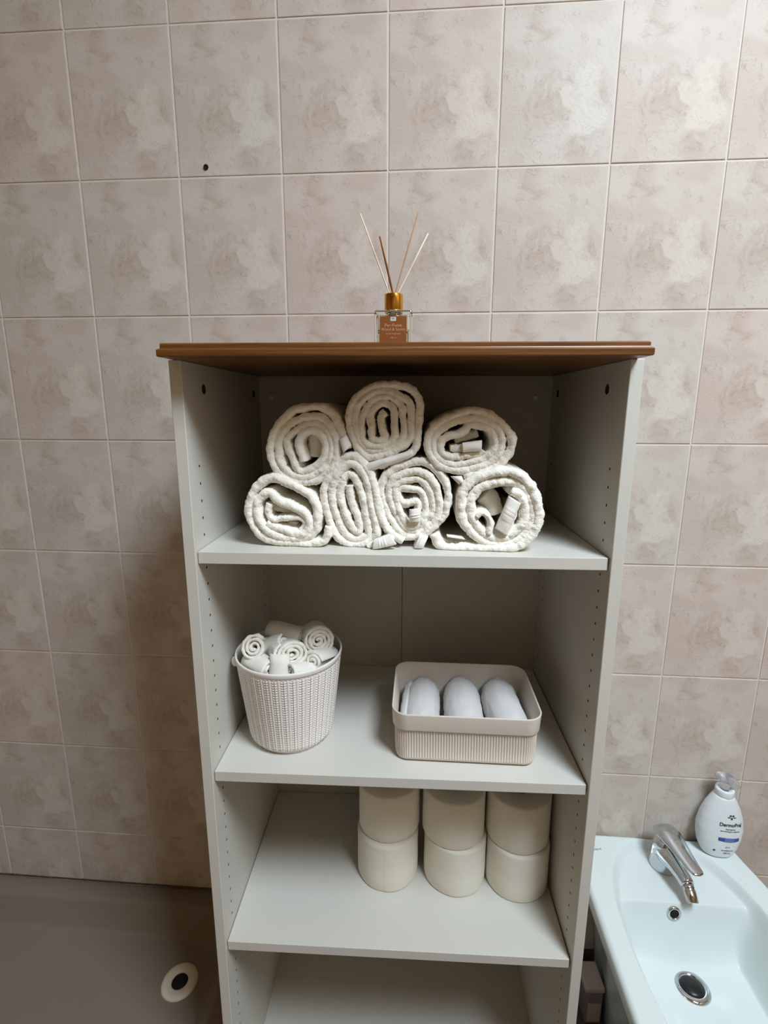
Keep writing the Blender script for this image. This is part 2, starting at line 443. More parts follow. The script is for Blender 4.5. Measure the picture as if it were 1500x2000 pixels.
# ------------------------------------------------------------------ rolled bath towels (centre lines follow the folds)
TOW = {}
def towel(name_label, crop, path, T, yf, extra=(), hems=(), seed=1, depth=0.24, lump=0.0012, tele=0.0, rest=None):
    sc, ox, oy = crop
    def w2(p):
        q = back_y(ox+p[0]/sc, oy+p[1]/sc, yf); return (q[0], q[2])
    Tm = 1.13*T/sc*abs(yf-CAM[1])/F_PX
    parts = [ribbon([w2(p) for p in path], Tm, yf, yf+depth, seed=seed, lump=lump, tele=tele)]
    for (pp, tt, dy) in extra:
        parts.append(ribbon([w2(p) for p in pp], tt/sc*abs(yf-CAM[1])/F_PX, yf+dy, yf+depth*0.9, seed=seed+9, lump=lump))
    V, Fc = join(parts)
    V = [Vector(v) for v in V]
    zmin = min(v.z for v in V)
    base = Vector((sum(v.x for v in V)/len(V), yf+depth/2, rest if rest is not None else zmin))
    dz = (rest - zmin) if rest is not None else 0.0
    if rest is not None:
        k0 = 0.02
        for v in V:
            if v.z < rest+0.0005: v.z = rest+0.0005+ (v.z-zmin)*0.02
    o = py_link('rolled_towel', [v-base for v in V], Fc, M_TERRY, None, base)
    tag(o, name_label, 'towel', 'rolled bath towels on the top shelf')
    for (quad, nr, dy, th) in hems:
        hem(o, base, [back_y(ox+q[0]/sc, oy+q[1]/sc, yf+dy) for q in quad], nr, th)
    return o
def hem(parent, base, Q, nr, th=0.003, nu=26, nv=10):
    Q = [Vector(q) for q in Q]; v, f = [], []
    for side in (0, 1):
        for i in range(nu+1):
            for j in range(nv+1):
                a, b_ = i/nu, j/nv
                p = (Q[0]*(1-a)+Q[1]*a)*(1-b_) + (Q[3]*(1-a)+Q[2]*a)*b_
                bulge = 0.006*(4*b_*(1-b_))**0.6*(0.6+0.4*math.sin(PI*a))
                rid = 0.0012*max(0.0, math.sin(2*PI*nr*(a-0.3)/0.4))**0.7 if (nr and 0.3 < a < 0.7) else 0.0
                wav = 0.0015*mnoise.noise(p*70)
                p = p + Vector((0, -bulge-rid-wav + (th if side else 0), 0))
                p.z = max(p.z, Z1+0.0008) if p.z < Z1+0.02 else p.z
                v.append(p-base)
    m1 = (nu+1)*(nv+1)
    for i in range(nu):
        for j in range(nv):
            a = i*(nv+1)+j; q = (a, a+1, a+nv+2, a+nv+1)
            f.append(q); f.append(tuple(x+m1 for x in reversed(q)))
    per = [i*(nv+1) for i in range(nu)] + [nu*(nv+1)+j for j in range(nv)] + [i*(nv+1)+nv for i in range(nu, 0, -1)] + [j for j in range(nv, 0, -1)]
    for i in range(len(per)):
        a, b_ = per[i], per[(i+1) % len(per)]
        f.append((a, b_, b_+m1, a+m1))
    return py_link('woven_hem', v, f, M_HEM, parent)
C1 = (8.3333, 470, 910); C2 = (8.3333, 610, 880); C3 = (8.3333, 725, 880); C4 = (6.25, 840, 900); C5 = (7.5, 505, 765); C6 = (8.3333, 660, 735); C7 = (7.5, 820, 785)
towel('white rolled towel at the left end of the bottom row of towels', C1,
      [(1430, 1000), (1400, 1150), (1310, 1250), (1100, 1275), (800, 1265), (520, 1240), (330, 1150), (200, 1010), (130, 850), (120, 680), (160, 500), (260, 330), (420, 220), (600, 220), (800, 310), (1000, 410), (1130, 510), (1220, 660), (1240, 830), (1220, 1000), (1150, 1120), (1040, 1190), (850, 1195), (620, 1150), (420, 1060), (310, 930), (255, 780), (250, 640), (290, 540), (370, 470), (470, 460), (560, 545), (650, 610), (800, 655), (960, 735), (1070, 820), (1110, 930), (1080, 1060), (1000, 1120), (860, 1110), (700, 1050), (520, 1005), (410, 950)],
      136, -0.325, extra=[([(960, 1080), (1030, 980), (990, 880), (860, 860), (650, 870), (490, 890), (430, 820), (425, 700), (440, 620)], 100, 0.004), ([(420, 720), (620, 760), (880, 790)], 150, 0.022), ([(700, 1000), (860, 1010)], 110, 0.02)], seed=1, rest=Z1)
towel('tall squashed white rolled towel second from left in the bottom row', C2,
      [(1480, 1480), (1350, 1400), (1220, 1290), (1130, 1120), (1070, 930), (1030, 720), (970, 480), (880, 290), (760, 140), (620, 90), (480, 150), (370, 280), (270, 440), (190, 600), (180, 760), (220, 950), (280, 1150), (340, 1330), (430, 1450), (560, 1530), (700, 1560), (850, 1525), (980, 1450), (1050, 1350), (1030, 1200), (980, 1020), (940, 830), (920, 620), (860, 440), (760, 290), (640, 220), (530, 260), (420, 380), (330, 560), (310, 720), (340, 900), (400, 1100), (480, 1280), (570, 1400), (700, 1450), (830, 1430), (910, 1370), (900, 1220), (860, 1030), (840, 850), (790, 700), (740, 560), (680, 440), (590, 390), (500, 450), (460, 580), (450, 740), (480, 900), (540, 1060), (600, 1200), (680, 1290), (740, 1330), (760, 1220), (720, 1050), (650, 900), (610, 720), (590, 570)],
      130, -0.318, seed=2, rest=Z1, extra=[([(640, 700), (680, 900), (730, 1150)], 170, 0.018), ([(900, 1580), (1050, 1520), (1200, 1450), (1330, 1430)], 150, -0.006)], hems=[([(980, 1620), (1370, 1530), (1250, 1360), (1000, 1450)], 3, -0.010, 0.006)])
towel('round white rolled towel third from left in the bottom row, small hole at its core', C3,
      [(745, 1590), (810, 1460), (910, 1330), (1050, 1210), (1180, 1080), (1240, 900), (1250, 700), (1200, 500), (1080, 340), (920, 220), (760, 190), (560, 230), (360, 310), (220, 430), (165, 570), (170, 740), (230, 930), (300, 1090), (390, 1240), (490, 1350), (620, 1420), (760, 1400), (900, 1280), (1030, 1160), (1110, 1000), (1110, 820), (1070, 620), (980, 470), (850, 370), (680, 350), (480, 400), (350, 480), (290, 610), (290, 750), (340, 900), (410, 1050), (490, 1190), (580, 1290), (700, 1320), (820, 1260), (920, 1150), (990, 1010), (1000, 850), (960, 690), (880, 560), (760, 480), (600, 470), (470, 510), (390, 600), (390, 720), (430, 900), (480, 1040), (560, 1180), (650, 1250), (760, 1230), (840, 1130), (885, 1000), (880, 850), (840, 720), (760, 650), (620, 640), (500, 610), (420, 650), (420, 740), (470, 830), (550, 880), (660, 850), (740, 840), (770, 920), (745, 1040), (730, 1120)],
      118, -0.315, seed=3, rest=Z1, hems=[([(690, 1600), (830, 1610), (930, 1400), (790, 1370)], 2, -0.004, 0.006), ([(620, 1160), (620, 960), (800, 930), (800, 1150)], 2, -0.006, 0.004)])
towel('big white rolled towel at the right end of the bottom row, ridged hem inside', C4,
      [(60, 915), (90, 1010), (170, 1070), (330, 1080), (500, 1080), (750, 1075), (1000, 1065), (1150, 1010), (1270, 880), (1330, 720), (1320, 560), (1270, 390), (1180, 240), (1040, 150), (880, 130), (700, 170), (530, 240), (410, 370), (380, 530), (390, 700), (460, 830), (560, 930), (690, 1010), (850, 1035), (1010, 1010), (1150, 930), (1230, 800), (1260, 650), (1230, 480), (1150, 340), (1020, 265), (860, 260), (700, 290), (580, 360), (510, 470), (500, 600), (540, 740), (620, 850), (720, 925), (850, 955), (980, 920), (1090, 830), (1150, 720), (1160, 570), (1110, 430), (1000, 370)],
      112, -0.325, extra=[([(710, 900), (745, 800), (710, 690), (630, 640), (570, 690)], 75, 0.0), ([(1050, 590), (1010, 720), (970, 850), (940, 930)], 80, 0.004), ([(700, 470), (780, 560), (830, 720)], 260, 0.035)], seed=4, rest=Z1,
      hems=[([(965, 430), (800, 830), (940, 915), (1110, 520)], 4, -0.002, 0.006), ([(200, 900), (390, 915), (440, 965), (210, 930)], 0, 0.010, 0.004)])
towel('white rolled towel at the left of the upper row with an open oval core', C5,
      [(1290, 850), (1230, 660), (1150, 460), (1050, 310), (900, 230), (700, 230), (520, 270), (380, 380), (260, 520), (190, 690), (160, 850), (180, 1000), (250, 1130), (370, 1240), (540, 1310), (720, 1325), (860, 1290), (990, 1200), (1090, 1080), (1135, 920), (1135, 760), (1090, 600), (1000, 450), (880, 370), (720, 370), (560, 420), (420, 510), (330, 630), (280, 780), (290, 950), (330, 1080), (410, 1180), (540, 1250), (700, 1265), (840, 1210), (960, 1120), (1040, 980), (1065, 820), (1030, 660), (950, 530), (840, 470), (720, 470), (600, 530), (480, 620), (400, 720), (440, 860), (500, 1000), (550, 1130), (640, 1180), (760, 1140), (880, 1060), (960, 940), (980, 800), (940, 680), (860, 590), (740, 570), (630, 630), (580, 760), (620, 900), (650, 1030)],
      110, -0.318, seed=5, extra=[([(760, 640), (780, 800), (770, 980)], 240, 0.022)], hems=[([(1180, 700), (1240, 900), (1360, 790), (1290, 640)], 0, -0.002, 0.005)])
towel('white rolled towel on the very top of the pile, under the wooden top', C6,
      [(500, 1475), (700, 1445), (950, 1365), (1170, 1265), (1265, 1160), (1290, 1000), (1310, 800), (1330, 600), (1330, 450), (1270, 290), (1150, 190), (950, 140), (750, 135), (560, 175), (400, 275), (260, 400), (200, 520), (170, 690), (190, 850), (230, 990), (290, 1120), (380, 1240), (480, 1320), (620, 1310), (800, 1270), (960, 1200), (1110, 1100), (1190, 960), (1195, 800), (1190, 620), (1190, 470), (1120, 390), (1000, 320), (850, 250), (700, 235), (560, 270), (430, 360), (330, 470), (280, 620), (275, 760), (310, 920), (350, 1060), (430, 1160), (540, 1220), (680, 1220), (850, 1180), (1000, 1080), (1070, 960), (1075, 800), (1060, 640), (1040, 500), (960, 400), (830, 330), (700, 330), (590, 380), (490, 470), (430, 580), (385, 690), (370, 800), (380, 920), (410, 1040), (490, 1115), (600, 1140), (740, 1140), (860, 1070), (930, 970), (920, 850), (910, 700), (915, 580), (870, 480), (780, 440), (680, 440), (600, 500), (535, 580), (520, 700), (550, 830), (540, 950), (570, 1030), (680, 1050), (760, 985), (720, 880), (700, 760), (710, 650), (770, 580)],
      114, -0.315, seed=6, hems=[([(470, 1560), (1230, 1300), (1200, 1200), (450, 1420)], 0, -0.001, 0.006)])
towel('flattened white rolled towel at the right of the upper row', C7,
      [(640, 1090), (760, 1060), (950, 1010), (1150, 930), (1290, 800), (1355, 650), (1355, 530), (1270, 390), (1130, 250), (960, 165), (800, 135), (600, 165), (400, 245), (240, 345), (145, 460), (115, 580), (130, 720), (190, 840), (300, 945), (470, 1005), (650, 1005), (850, 955), (1020, 895), (1145, 790), (1205, 650), (1195, 490), (1120, 370), (980, 280), (820, 235), (640, 260), (450, 320), (310, 410), (220, 510), (195, 640), (215, 760), (310, 860), (450, 920), (600, 925), (780, 875), (950, 830), (1070, 740), (1110, 600), (1080, 460), (970, 370), (830, 340), (730, 340), (660, 420), (560, 480), (430, 500), (330, 560), (295, 660), (330, 750), (430, 805), (560, 810), (720, 785), (860, 765), (920, 700)],
      106, -0.318, seed=7, extra=[([(450, 690), (600, 690), (760, 660), (880, 640)], 110, 0.003), ([(520, 570), (700, 520), (880, 470)], 130, 0.022)],
      hems=[([(450, 1090), (570, 1210), (640, 1150), (620, 1080)], 0, 0.004, 0.004), ([(620, 600), (910, 560), (900, 720), (630, 740)], 0, -0.002, 0.005)])

# ------------------------------------------------------------------ knit basket with washcloths
def basket():
    bx, by, H = 0.447, -0.247, 0.160
    t = empty('laundry_basket', (bx, by, Z2)); tag(t, 'cream knit-textured round plastic basket full of rolled washcloths', 'basket')
    NC, NR, cu, cv = 38, 32, 12, 6
    n, mz = NC*cu, NR*cv
    z0, z1 = 0.004, 0.152
    def rad(z): return 0.0700 + (0.0885-0.0700)*min(1, z/0.15)**0.95
    V, Fc = [], []
    for layer in (0, 1):
        for j in range(mz+1):
            z = z0+(z1-z0)*j/mz; v_ = j/cv
            r0 = rad(z) - (0.009*(1-min(1, z/0.016))**2)
            for i in range(n):
                u = (i/cu) % 1.0; a = 2*PI*i/n
                e = min(1, (z-z0)/0.006, (z1-z)/0.005)
                if u > 0.72: h = 0.0016*math.sin(PI*(u-0.72)/0.28)
                else:
                    side = 1 if u < 0.36 else -1
                    ph = v_ + side*1.0*(u-0.36)
                    env = max(0.0, math.sin(PI*(u/0.72)))**0.5
                    h = env*(0.0002+0.0013*(0.5+0.5*math.sin(2*PI*ph)))
                r = r0 + (h*e if layer == 0 else -0.0022)
                V.append((r*math.cos(a), r*math.sin(a), z))
    for layer in (0, 1):
        o = layer*(mz+1)*n
        for j in range(mz):
            for i in range(n):
                u = ((i+0.5)/cu) % 1.0; v_ = ((j+0.5)/cv) % 1.0
                if 3 < j < mz-4 and 0.33 < u < 0.42 and 0.30 < v_ < 0.75: continue
                q = (o+j*n+i, o+j*n+(i+1) % n, o+(j+1)*n+(i+1) % n, o+(j+1)*n+i)
                Fc.append(q)
    py_link('knit_wall', V, Fc, M_KNIT, t)
    lathe('basket_floor', [(0.0001, 0.0015), (0.058, 0.0015), (0.0595, 0.004), (0.0670, 0.0055), (0.064, 0.0005), (0.060, 0.0), (0.0001, 0.0)], M_KNIT, t, n=96)
    lathe('rim', [(0.0868, 0.150), (0.0893, 0.150), (0.0903, 0.153), (0.0915, 0.1575), (0.0912, 0.1600), (0.0898, 0.1610), (0.0884, 0.1600), (0.0872, 0.153), (0.0868, 0.150)], M_KNIT, t, n=120)
    for a in (PI+0.22,):
        c = Vector((0.092*math.cos(a), 0.092*math.sin(a), 0.143))
        v, f = tube_mesh([c+Vector((0, 0, d)) for d in (-0.010, -0.008, -0.003, 0.003, 0.007, 0.009)], [0.001, 0.0042, 0.0062, 0.0062, 0.0042, 0.001], 14)
        py_link('handle_lug', v, f, M_KNIT, t)
    return Vector((bx, by, Z2))
BC = basket()
def spiral(R, T, turns, sx=1.0, sz=1.0, start=0.0):
    pts = []
    n = int(turns*12)
    for k in range(n+1):
        a = start + 2*PI*k/12; r = R - T/2 - (k/12)*T*1.04
        if r < T*0.4: break
        pts.append((r*math.cos(a)*sx, r*math.sin(a)*sz))
    return pts
def small_roll(label, group, loc, rot, R, T, length, turns, m, sx=1.0, sz=1.0, start=0.0, seed=0, taper=None, ny=5, name='rolled_washcloth', stag=0.003):
    V, Fc = ribbon(spiral(R, T, turns, sx, sz, start), T*1.02, -length/2, length/2, ds=0.0026, lump=0.0012, fuzz=0.0005, stag=stag, seed=seed, taper=taper, ny=ny)
    o = py_link(name, V, Fc, m, None, loc); o.rotation_euler = rot
    tag(o, label, 'washcloth' if name == 'rolled_washcloth' else 'towel', group); return o
GW = 'rolled washcloths in the knit basket'
rows = [
    ('washcloth roll at the left rim of the knit basket, spiral end facing out', (-0.054, -0.012, 0.157), (-0.55, 0.1, 0.10), 0.0225, 1.0, 1.05, 0.9),
    ('large washcloth roll on top in the middle of the knit basket', (0.002, -0.020, 0.160), (-0.30, 0.05, 0.50), 0.0270, 1.2, 0.9, 2.2),
    ('washcloth lying at the back of the knit basket, left of centre', (-0.014, 0.034, 0.166), (0.1, 0.2, 1.35), 0.0225, 1.15, 0.9, 4.0),
    ('washcloth heaped highest at the back right of the knit basket', (0.042, 0.022, 0.166), (-0.25, -0.3, 0.45), 0.0270, 1.05, 1.0, 5.2),
    ('washcloth roll along the right rim of the knit basket', (0.058, -0.016, 0.147), (-0.25, 0.0, -0.35), 0.0205, 1.05, 0.9, 0.2),
    ('bright washcloth roll at the front left rim of the knit basket', (-0.038, -0.044, 0.145), (0.0, 0.1, 0.95), 0.0190, 1.15, 0.9, 1.0),
    ('washcloth standing upright at the front rim of the knit basket, care tag showing', (-0.002, -0.062, 0.140), (1.25, 0.0, 0.05), 0.0160, 1.2, 0.85, 0.0),
    ('washcloth roll at the front right rim of the knit basket, small spiral end showing', (0.036, -0.049, 0.142), (-0.30, 0.10, -0.75), 0.0185, 1.1, 0.9, 3.3),
    ('small washcloth fold wedged between the left and middle rolls of the knit basket', (-0.028, -0.006, 0.160), (-0.5, 0.3, 0.9), 0.0150, 0.9, 1.2, 1.8),
]
for i, (lab, p, rot, R, sx, sz, st) in enumerate(rows):
    o = small_roll(lab, GW, BC+Vector(p)+Vector((0, 0, 0.005)), rot, R, 0.0058, 0.066 if i not in (4, 5, 7) else 0.054, 3.6, M_TERRY3, sx, sz, st, seed=20+i)
    if i == 6:
        box('care_tag', (-0.010, -0.0185, -0.0125), (0.010, -0.0178, 0.0), M_HEM, None).parent = o
        tg = [c for c in o.children][-1]; tg.rotation_euler = (-1.35, 0, 0); tg.location = (0, 0.0, 0.0)

# ------------------------------------------------------------------ beige storage box with three rolled towels
def rrect(hx, hy, r, n_per):
    pts = []
    L = [2*hx-2*r, 2*hy-2*r]; arc = PI*r/2
    per = 2*sum(L)+4*arc
    for k in range(n_per):
        s = per*k/n_per
        for (sx, sy, ln, d) in ((-hx+r, -hy, L[0], 0), (hx, -hy+r, L[1], 1), (hx-r, hy, L[0], 2), (-hx, hy-r, L[1], 3)):
            dirs = [(1, 0), (0, 1), (-1, 0), (0, -1)][d]; nrm = [(0, -1), (1, 0), (0, 1), (-1, 0)][d]
            if s <= ln:
                pts.append((sx+dirs[0]*s, sy+dirs[1]*s, nrm[0], nrm[1])); break
            s -= ln
            if s <= arc:
                a = s/r; cx, cy = sx+dirs[0]*ln-nrm[0]*r, sy+dirs[1]*ln-nrm[1]*r
                nx = nrm[0]*math.cos(a)+dirs[0]*math.sin(a); ny = nrm[1]*math.cos(a)+dirs[1]*math.sin(a)
                pts.append((cx+nx*r, cy+ny*r, nx, ny)); break
            s -= arc
    return pts
def storage_box():
    t = empty('storage_box', (0.750, -0.234, Z2), 0.004); tag(t, 'beige ribbed plastic box holding three rolled white towels', 'storage box')
    NRIB, per = 176, 8
    P = rrect(0.1195, 0.085, 0.026, NRIB*per)
    n = len(P)
    # (z, inset, rib depth)
    rings = [(0.0, 0.016, 0), (0.0008, 0.011, 0), (0.004, 0.0065, 0), (0.009, 0.0052, 0), (0.0105, 0.0046, 0.0019), (0.030, 0.0038, 0.0020), (0.0585, 0.0030, 0.0019), (0.060, 0.0034, 0.0), (0.0605, 0.0006, 0), (0.0620, 0.0, 0), (0.088, -0.0014, 0), (0.0900, -0.0016, 0), (0.0908, -0.0008, 0), (0.0904, 0.0006, 0), (0.089, 0.0012, 0), (0.060, 0.0062, 0), (0.010, 0.0080, 0), (0.0035, 0.0130, 0), (0.0030, 0.020, 0)]
    V, Fc = [], []
    for z, ins, rd in rings:
        for i, (x, y, nx, ny) in enumerate(P):
            d = -ins - (rd*(0.5+0.5*math.cos(2*PI*i/per)) if rd else 0)
            V.append((x+nx*d, y+ny*d, z))
    for k in range(len(rings)-1):
        for i in range(n):
            j = (i+1) % n
            Fc.append((k*n+i, k*n+j, (k+1)*n+j, (k+1)*n+i))
    py_link('box_wall', V, Fc, M_BOX, t)
    # floor plate
    v = [(x-nx*0.019, y-ny*0.019, z) for z in (0.0030, 0.0008) for (x, y, nx, ny) in P[::8]]; k = len(v)//2
    py_link('box_floor', v, [tuple(range(k)), tuple(range(2*k-1, k-1, -1))] + [(i, (i+1) % k, k+(i+1) % k, k+i) for i in range(k)], M_BOX, t, smooth=False)
storage_box()
def taper_end(u):
    e = min(u, 1-u)
    return 0.80+0.20*smooth01(0, 0.20, e) if u > 0.5 else 0.90+0.10*smooth01(0, 0.14, e)
for i, (x, lab) in enumerate(((0.6785, 'left one of the three rolled towels in the beige box, flap edge showing'), (0.7475, 'middle one of the three rolled towels in the beige box'), (0.8170, 'right one of the three rolled towels in the beige box'))):
    small_roll(lab, 'rolled towels in the beige box', (x+0.002*i, -0.235, Z2+0.0435), (0.02, 0, (-0.05, 0.0, 0.06)[i]), 0.0360, 0.008, 0.142, 3.6, M_TERRY2, 1.03, 1.10, (2.55, 5.2, 5.0)[i], seed=40+i, taper=taper_end, ny=11, name='rolled_hand_towel')

# ------------------------------------------------------------------ toilet rolls
def toilet_roll():
    h, R = 0.0995, 0.0602
    prof = [(0.0205, 0.001), (0.0215, 0.0), (R-0.004, 0.0), (R-0.001, 0.0012), (R, 0.004), (R+0.0003, h*0.3), (R-0.0002, h*0.6), (R, h-0.004), (R-0.001, h-0.0012), (R-0.004, h), (0.0215, h), (0.0205, h-0.001), (0.0205, 0.001)]
    def rf(a, z): return 1 + 0.009*math.sin(2*a+1)+0.006*math.sin(3*a)+0.004*math.sin(7*a) - (0.012*smooth01(0.0, 1.0, ((a+2.0) % (2*PI))/(2*PI)))
    t = empty('toilet_roll', (0, 0, 0))
    lathe('paper', prof, M_PAPER, t, n=120, rfun=rf)
    lathe('cardboard_core', [(0.0205, 0.0005), (0.0205, h-0.0005), (0.0192, h-0.0005), (0.0192, 0.0005), (0.0205, 0.0005)], M_CARD, t, n=40)
    return t
GT = 'toilet rolls stacked on the third shelf'
proto = toilet_roll()
spots = [((0.6170, -0.191, Z3+0.0005), 0.4, 'toilet roll at the bottom left of the stack of six'), ((0.7500, -0.192, Z3+0.0005), 2.6, 'toilet roll at the bottom middle of the stack, loose sheet edge showing'), ((0.8700, -0.194, Z3+0.0005), 1.2, 'toilet roll at the bottom right of the stack, beside the side panel'),
         ((0.6190, -0.181, Z3+0.1008), 3.6, 'toilet roll at the top left of the stack of six'), ((0.7450, -0.187, Z3+0.1008), 5.0, 'toilet roll at the top middle of the stack of six'), ((0.8690, -0.188, Z3+0.1008), 0.0, 'toilet roll at the top right of the stack, beside the side panel')]
for i, (p, rz, lab) in enumerate(spots):
    if i == 0: o = proto
    else:
        o = proto.copy(); COL.objects.link(o)
        for ch in proto.children:
            c = ch.copy(); COL.objects.link(c); c.parent = o
    o.location = p; o.rotation_euler = (0, 0, rz); tag(o, lab, 'toilet roll', GT)

# ------------------------------------------------------------------ reed diffuser
def diffuser():
    x, y = 0.6235, -0.205
    t = empty('reed_diffuser', (x, y, TOPZ), 0.03); tag(t, 'square glass reed diffuser with gold cap standing on the wooden top', 'diffuser')
    hw, H = 0.0295, 0.0685
    bm = box_bm((-hw, -0.0225, 0), (hw, 0.0225, H), 0.0035, 3)
    inner = box_bm((-hw+0.0048, -0.0180, 0.008), (hw-0.0048, 0.0180, H-0.006), 0.003, 2)
    me = bpy.data.meshes.new('i'); inner.to_mesh(me); inner.free()
    k = len(bm.faces); bm.from_mesh(me); bpy.data.meshes.remove(me)
    bm.faces.ensure_lookup_table()
    for f_ in list(bm.faces)[k:]: f_.normal_flip()
    bm_link('glass_bottle', bm, M_GLASS, t)
    box('fragrance_oil', (-hw+0.0050, -0.0178, 0.0082), (hw-0.0050, 0.0178, 0.043), M_OIL, t, 0.0028)
    lathe('bottle_neck', [(0.0085, 0.0), (0.0085, 0.004), (0.0105, 0.004), (0.0105, 0.0), (0.0085, 0.0)], M_GLASS, t, (0, 0, H-0.0005), 32)
    lathe('gold_cap', [(0.0045, 0.0255), (0.0132, 0.0255), (0.0140, 0.0250), (0.0144, 0.0240), (0.0144, 0.0010), (0.0140, 0.0), (0.0118, 0.0), (0.0118, 0.022), (0.0045, 0.022), (0.0045, 0.0255)], M_GOLD, t, (0, 0, H+0.0006), 64)
    lab = box('label', (-0.0205, -0.0231, 0.006), (0.0205, -0.02265, 0.0585), M_LABEL, t)
    r = (PI/2, 0, 0)
    box('emblem', (-0.0042, -0.0234, 0.0515), (0.0042, -0.0232, 0.0575), M_EMB, lab)
    text('emblem_mark', 'M', 0.005, M_LABEL, lab, (0, -0.0235, 0.0547), r)
    text('print', 'Per-Fume', 0.0068, M_INK, lab, (0, -0.0233, 0.0452), r)
    text('print', 'Wood & Scents', 0.0058, M_INK, lab, (0, -0.0233, 0.0392), r)
    text('print', 'home fragrance', 0.0036, M_INK, lab, (0, -0.0233, 0.0330), r)
    text('print', '100 ml', 0.0034, M_INK, lab, (0, -0.0233, 0.0270), r)
    zc = H+0.022
    tips = [((703, 418), -0.225, M_REED3, (-0.006, -0.002), 0.0011), ((738, 462), -0.30, M_REED2, (-0.001, -0.004), 0.0014), ((818, 415), -0.165, M_REED2, (0.001, 0.003), 0.0011), ((837, 455), -0.19, M_REED3, (0.005, 0.0), 0.0010), ((741, 466), -0.285, M_REED, (0.0005, -0.002), 0.0011)]
    for (px, yy, m, off, rr) in tips:
        q = Vector(back_y(px[0], px[1], yy)) - Vector((x, y, TOPZ))
        a = Vector((off[0], off[1], zc+0.002)); d = (a-q).normalized()
        end = a + d*min(0.075, (zc-0.012)/max(0.2, -d.z))
        # stay inside the cavity
        for kk in range(40):
            if abs(end.x) < hw-0.007 and abs(end.y) < 0.015: break
            end = a+(end-a)*0.93
        v, f = tube_mesh([q, (q+a)/2, a, end], [rr]*4, 8); py_link('reed', v, f, m, t)
diffuser()

# ------------------------------------------------------------------ bidet with tap
BXC, ZR = 1.2215, 0.405
def outline(n):
    pts = []
    def hw(y): return 0.168 + 0.022*smooth01(-0.004, -0.15, y)
    side = [(-hw(y), y) for y in np.linspace(-0.006, -0.37, 30)]
    fr = [(-0.190*math.cos(a), -0.37-0.195*math.sin(a)) for a in np.linspace(0, PI, 40)[1:-1]]
    P = side + fr + [(-x, y) for x, y in reversed(side)]
    P = np.array(P + [P[0]]); d = np.r_[0, np.cumsum(np.linalg.norm(np.diff(P, axis=0), axis=1))]
    s = np.linspace(0, d[-1], n, endpoint=False)
    return np.stack([np.interp(s, d, P[:, 0]), np.interp(s, d, P[:, 1])], 1)
def zfield(x, y):
    qx, qy = abs(x)/0.146, abs(y+0.255)/0.245
    q = (qx**2.3+qy**2.3)**(1/2.3)
    z = ZR - 0.019*smooth01(1.03, 0.91, q)
    bx = smooth01(1.01, 0.70, (abs(x/0.143)**2.8 + abs((y+0.31)/0.20)**2.8)**(1/2.8)) if y < -0.31 else smooth01(0.143, 0.098, abs(x))
    ty = max(0.0, (-0.150-y)/0.052); ty = min(1.0, ty*ty/(ty+0.10)*1.08); by = 1-(1-ty)**2.4
    floor_drop = 0.100 + 0.010*smooth01(0.12, 0.0, math.hypot(x, y+0.235))
    z -= floor_drop*bx*by
    return z
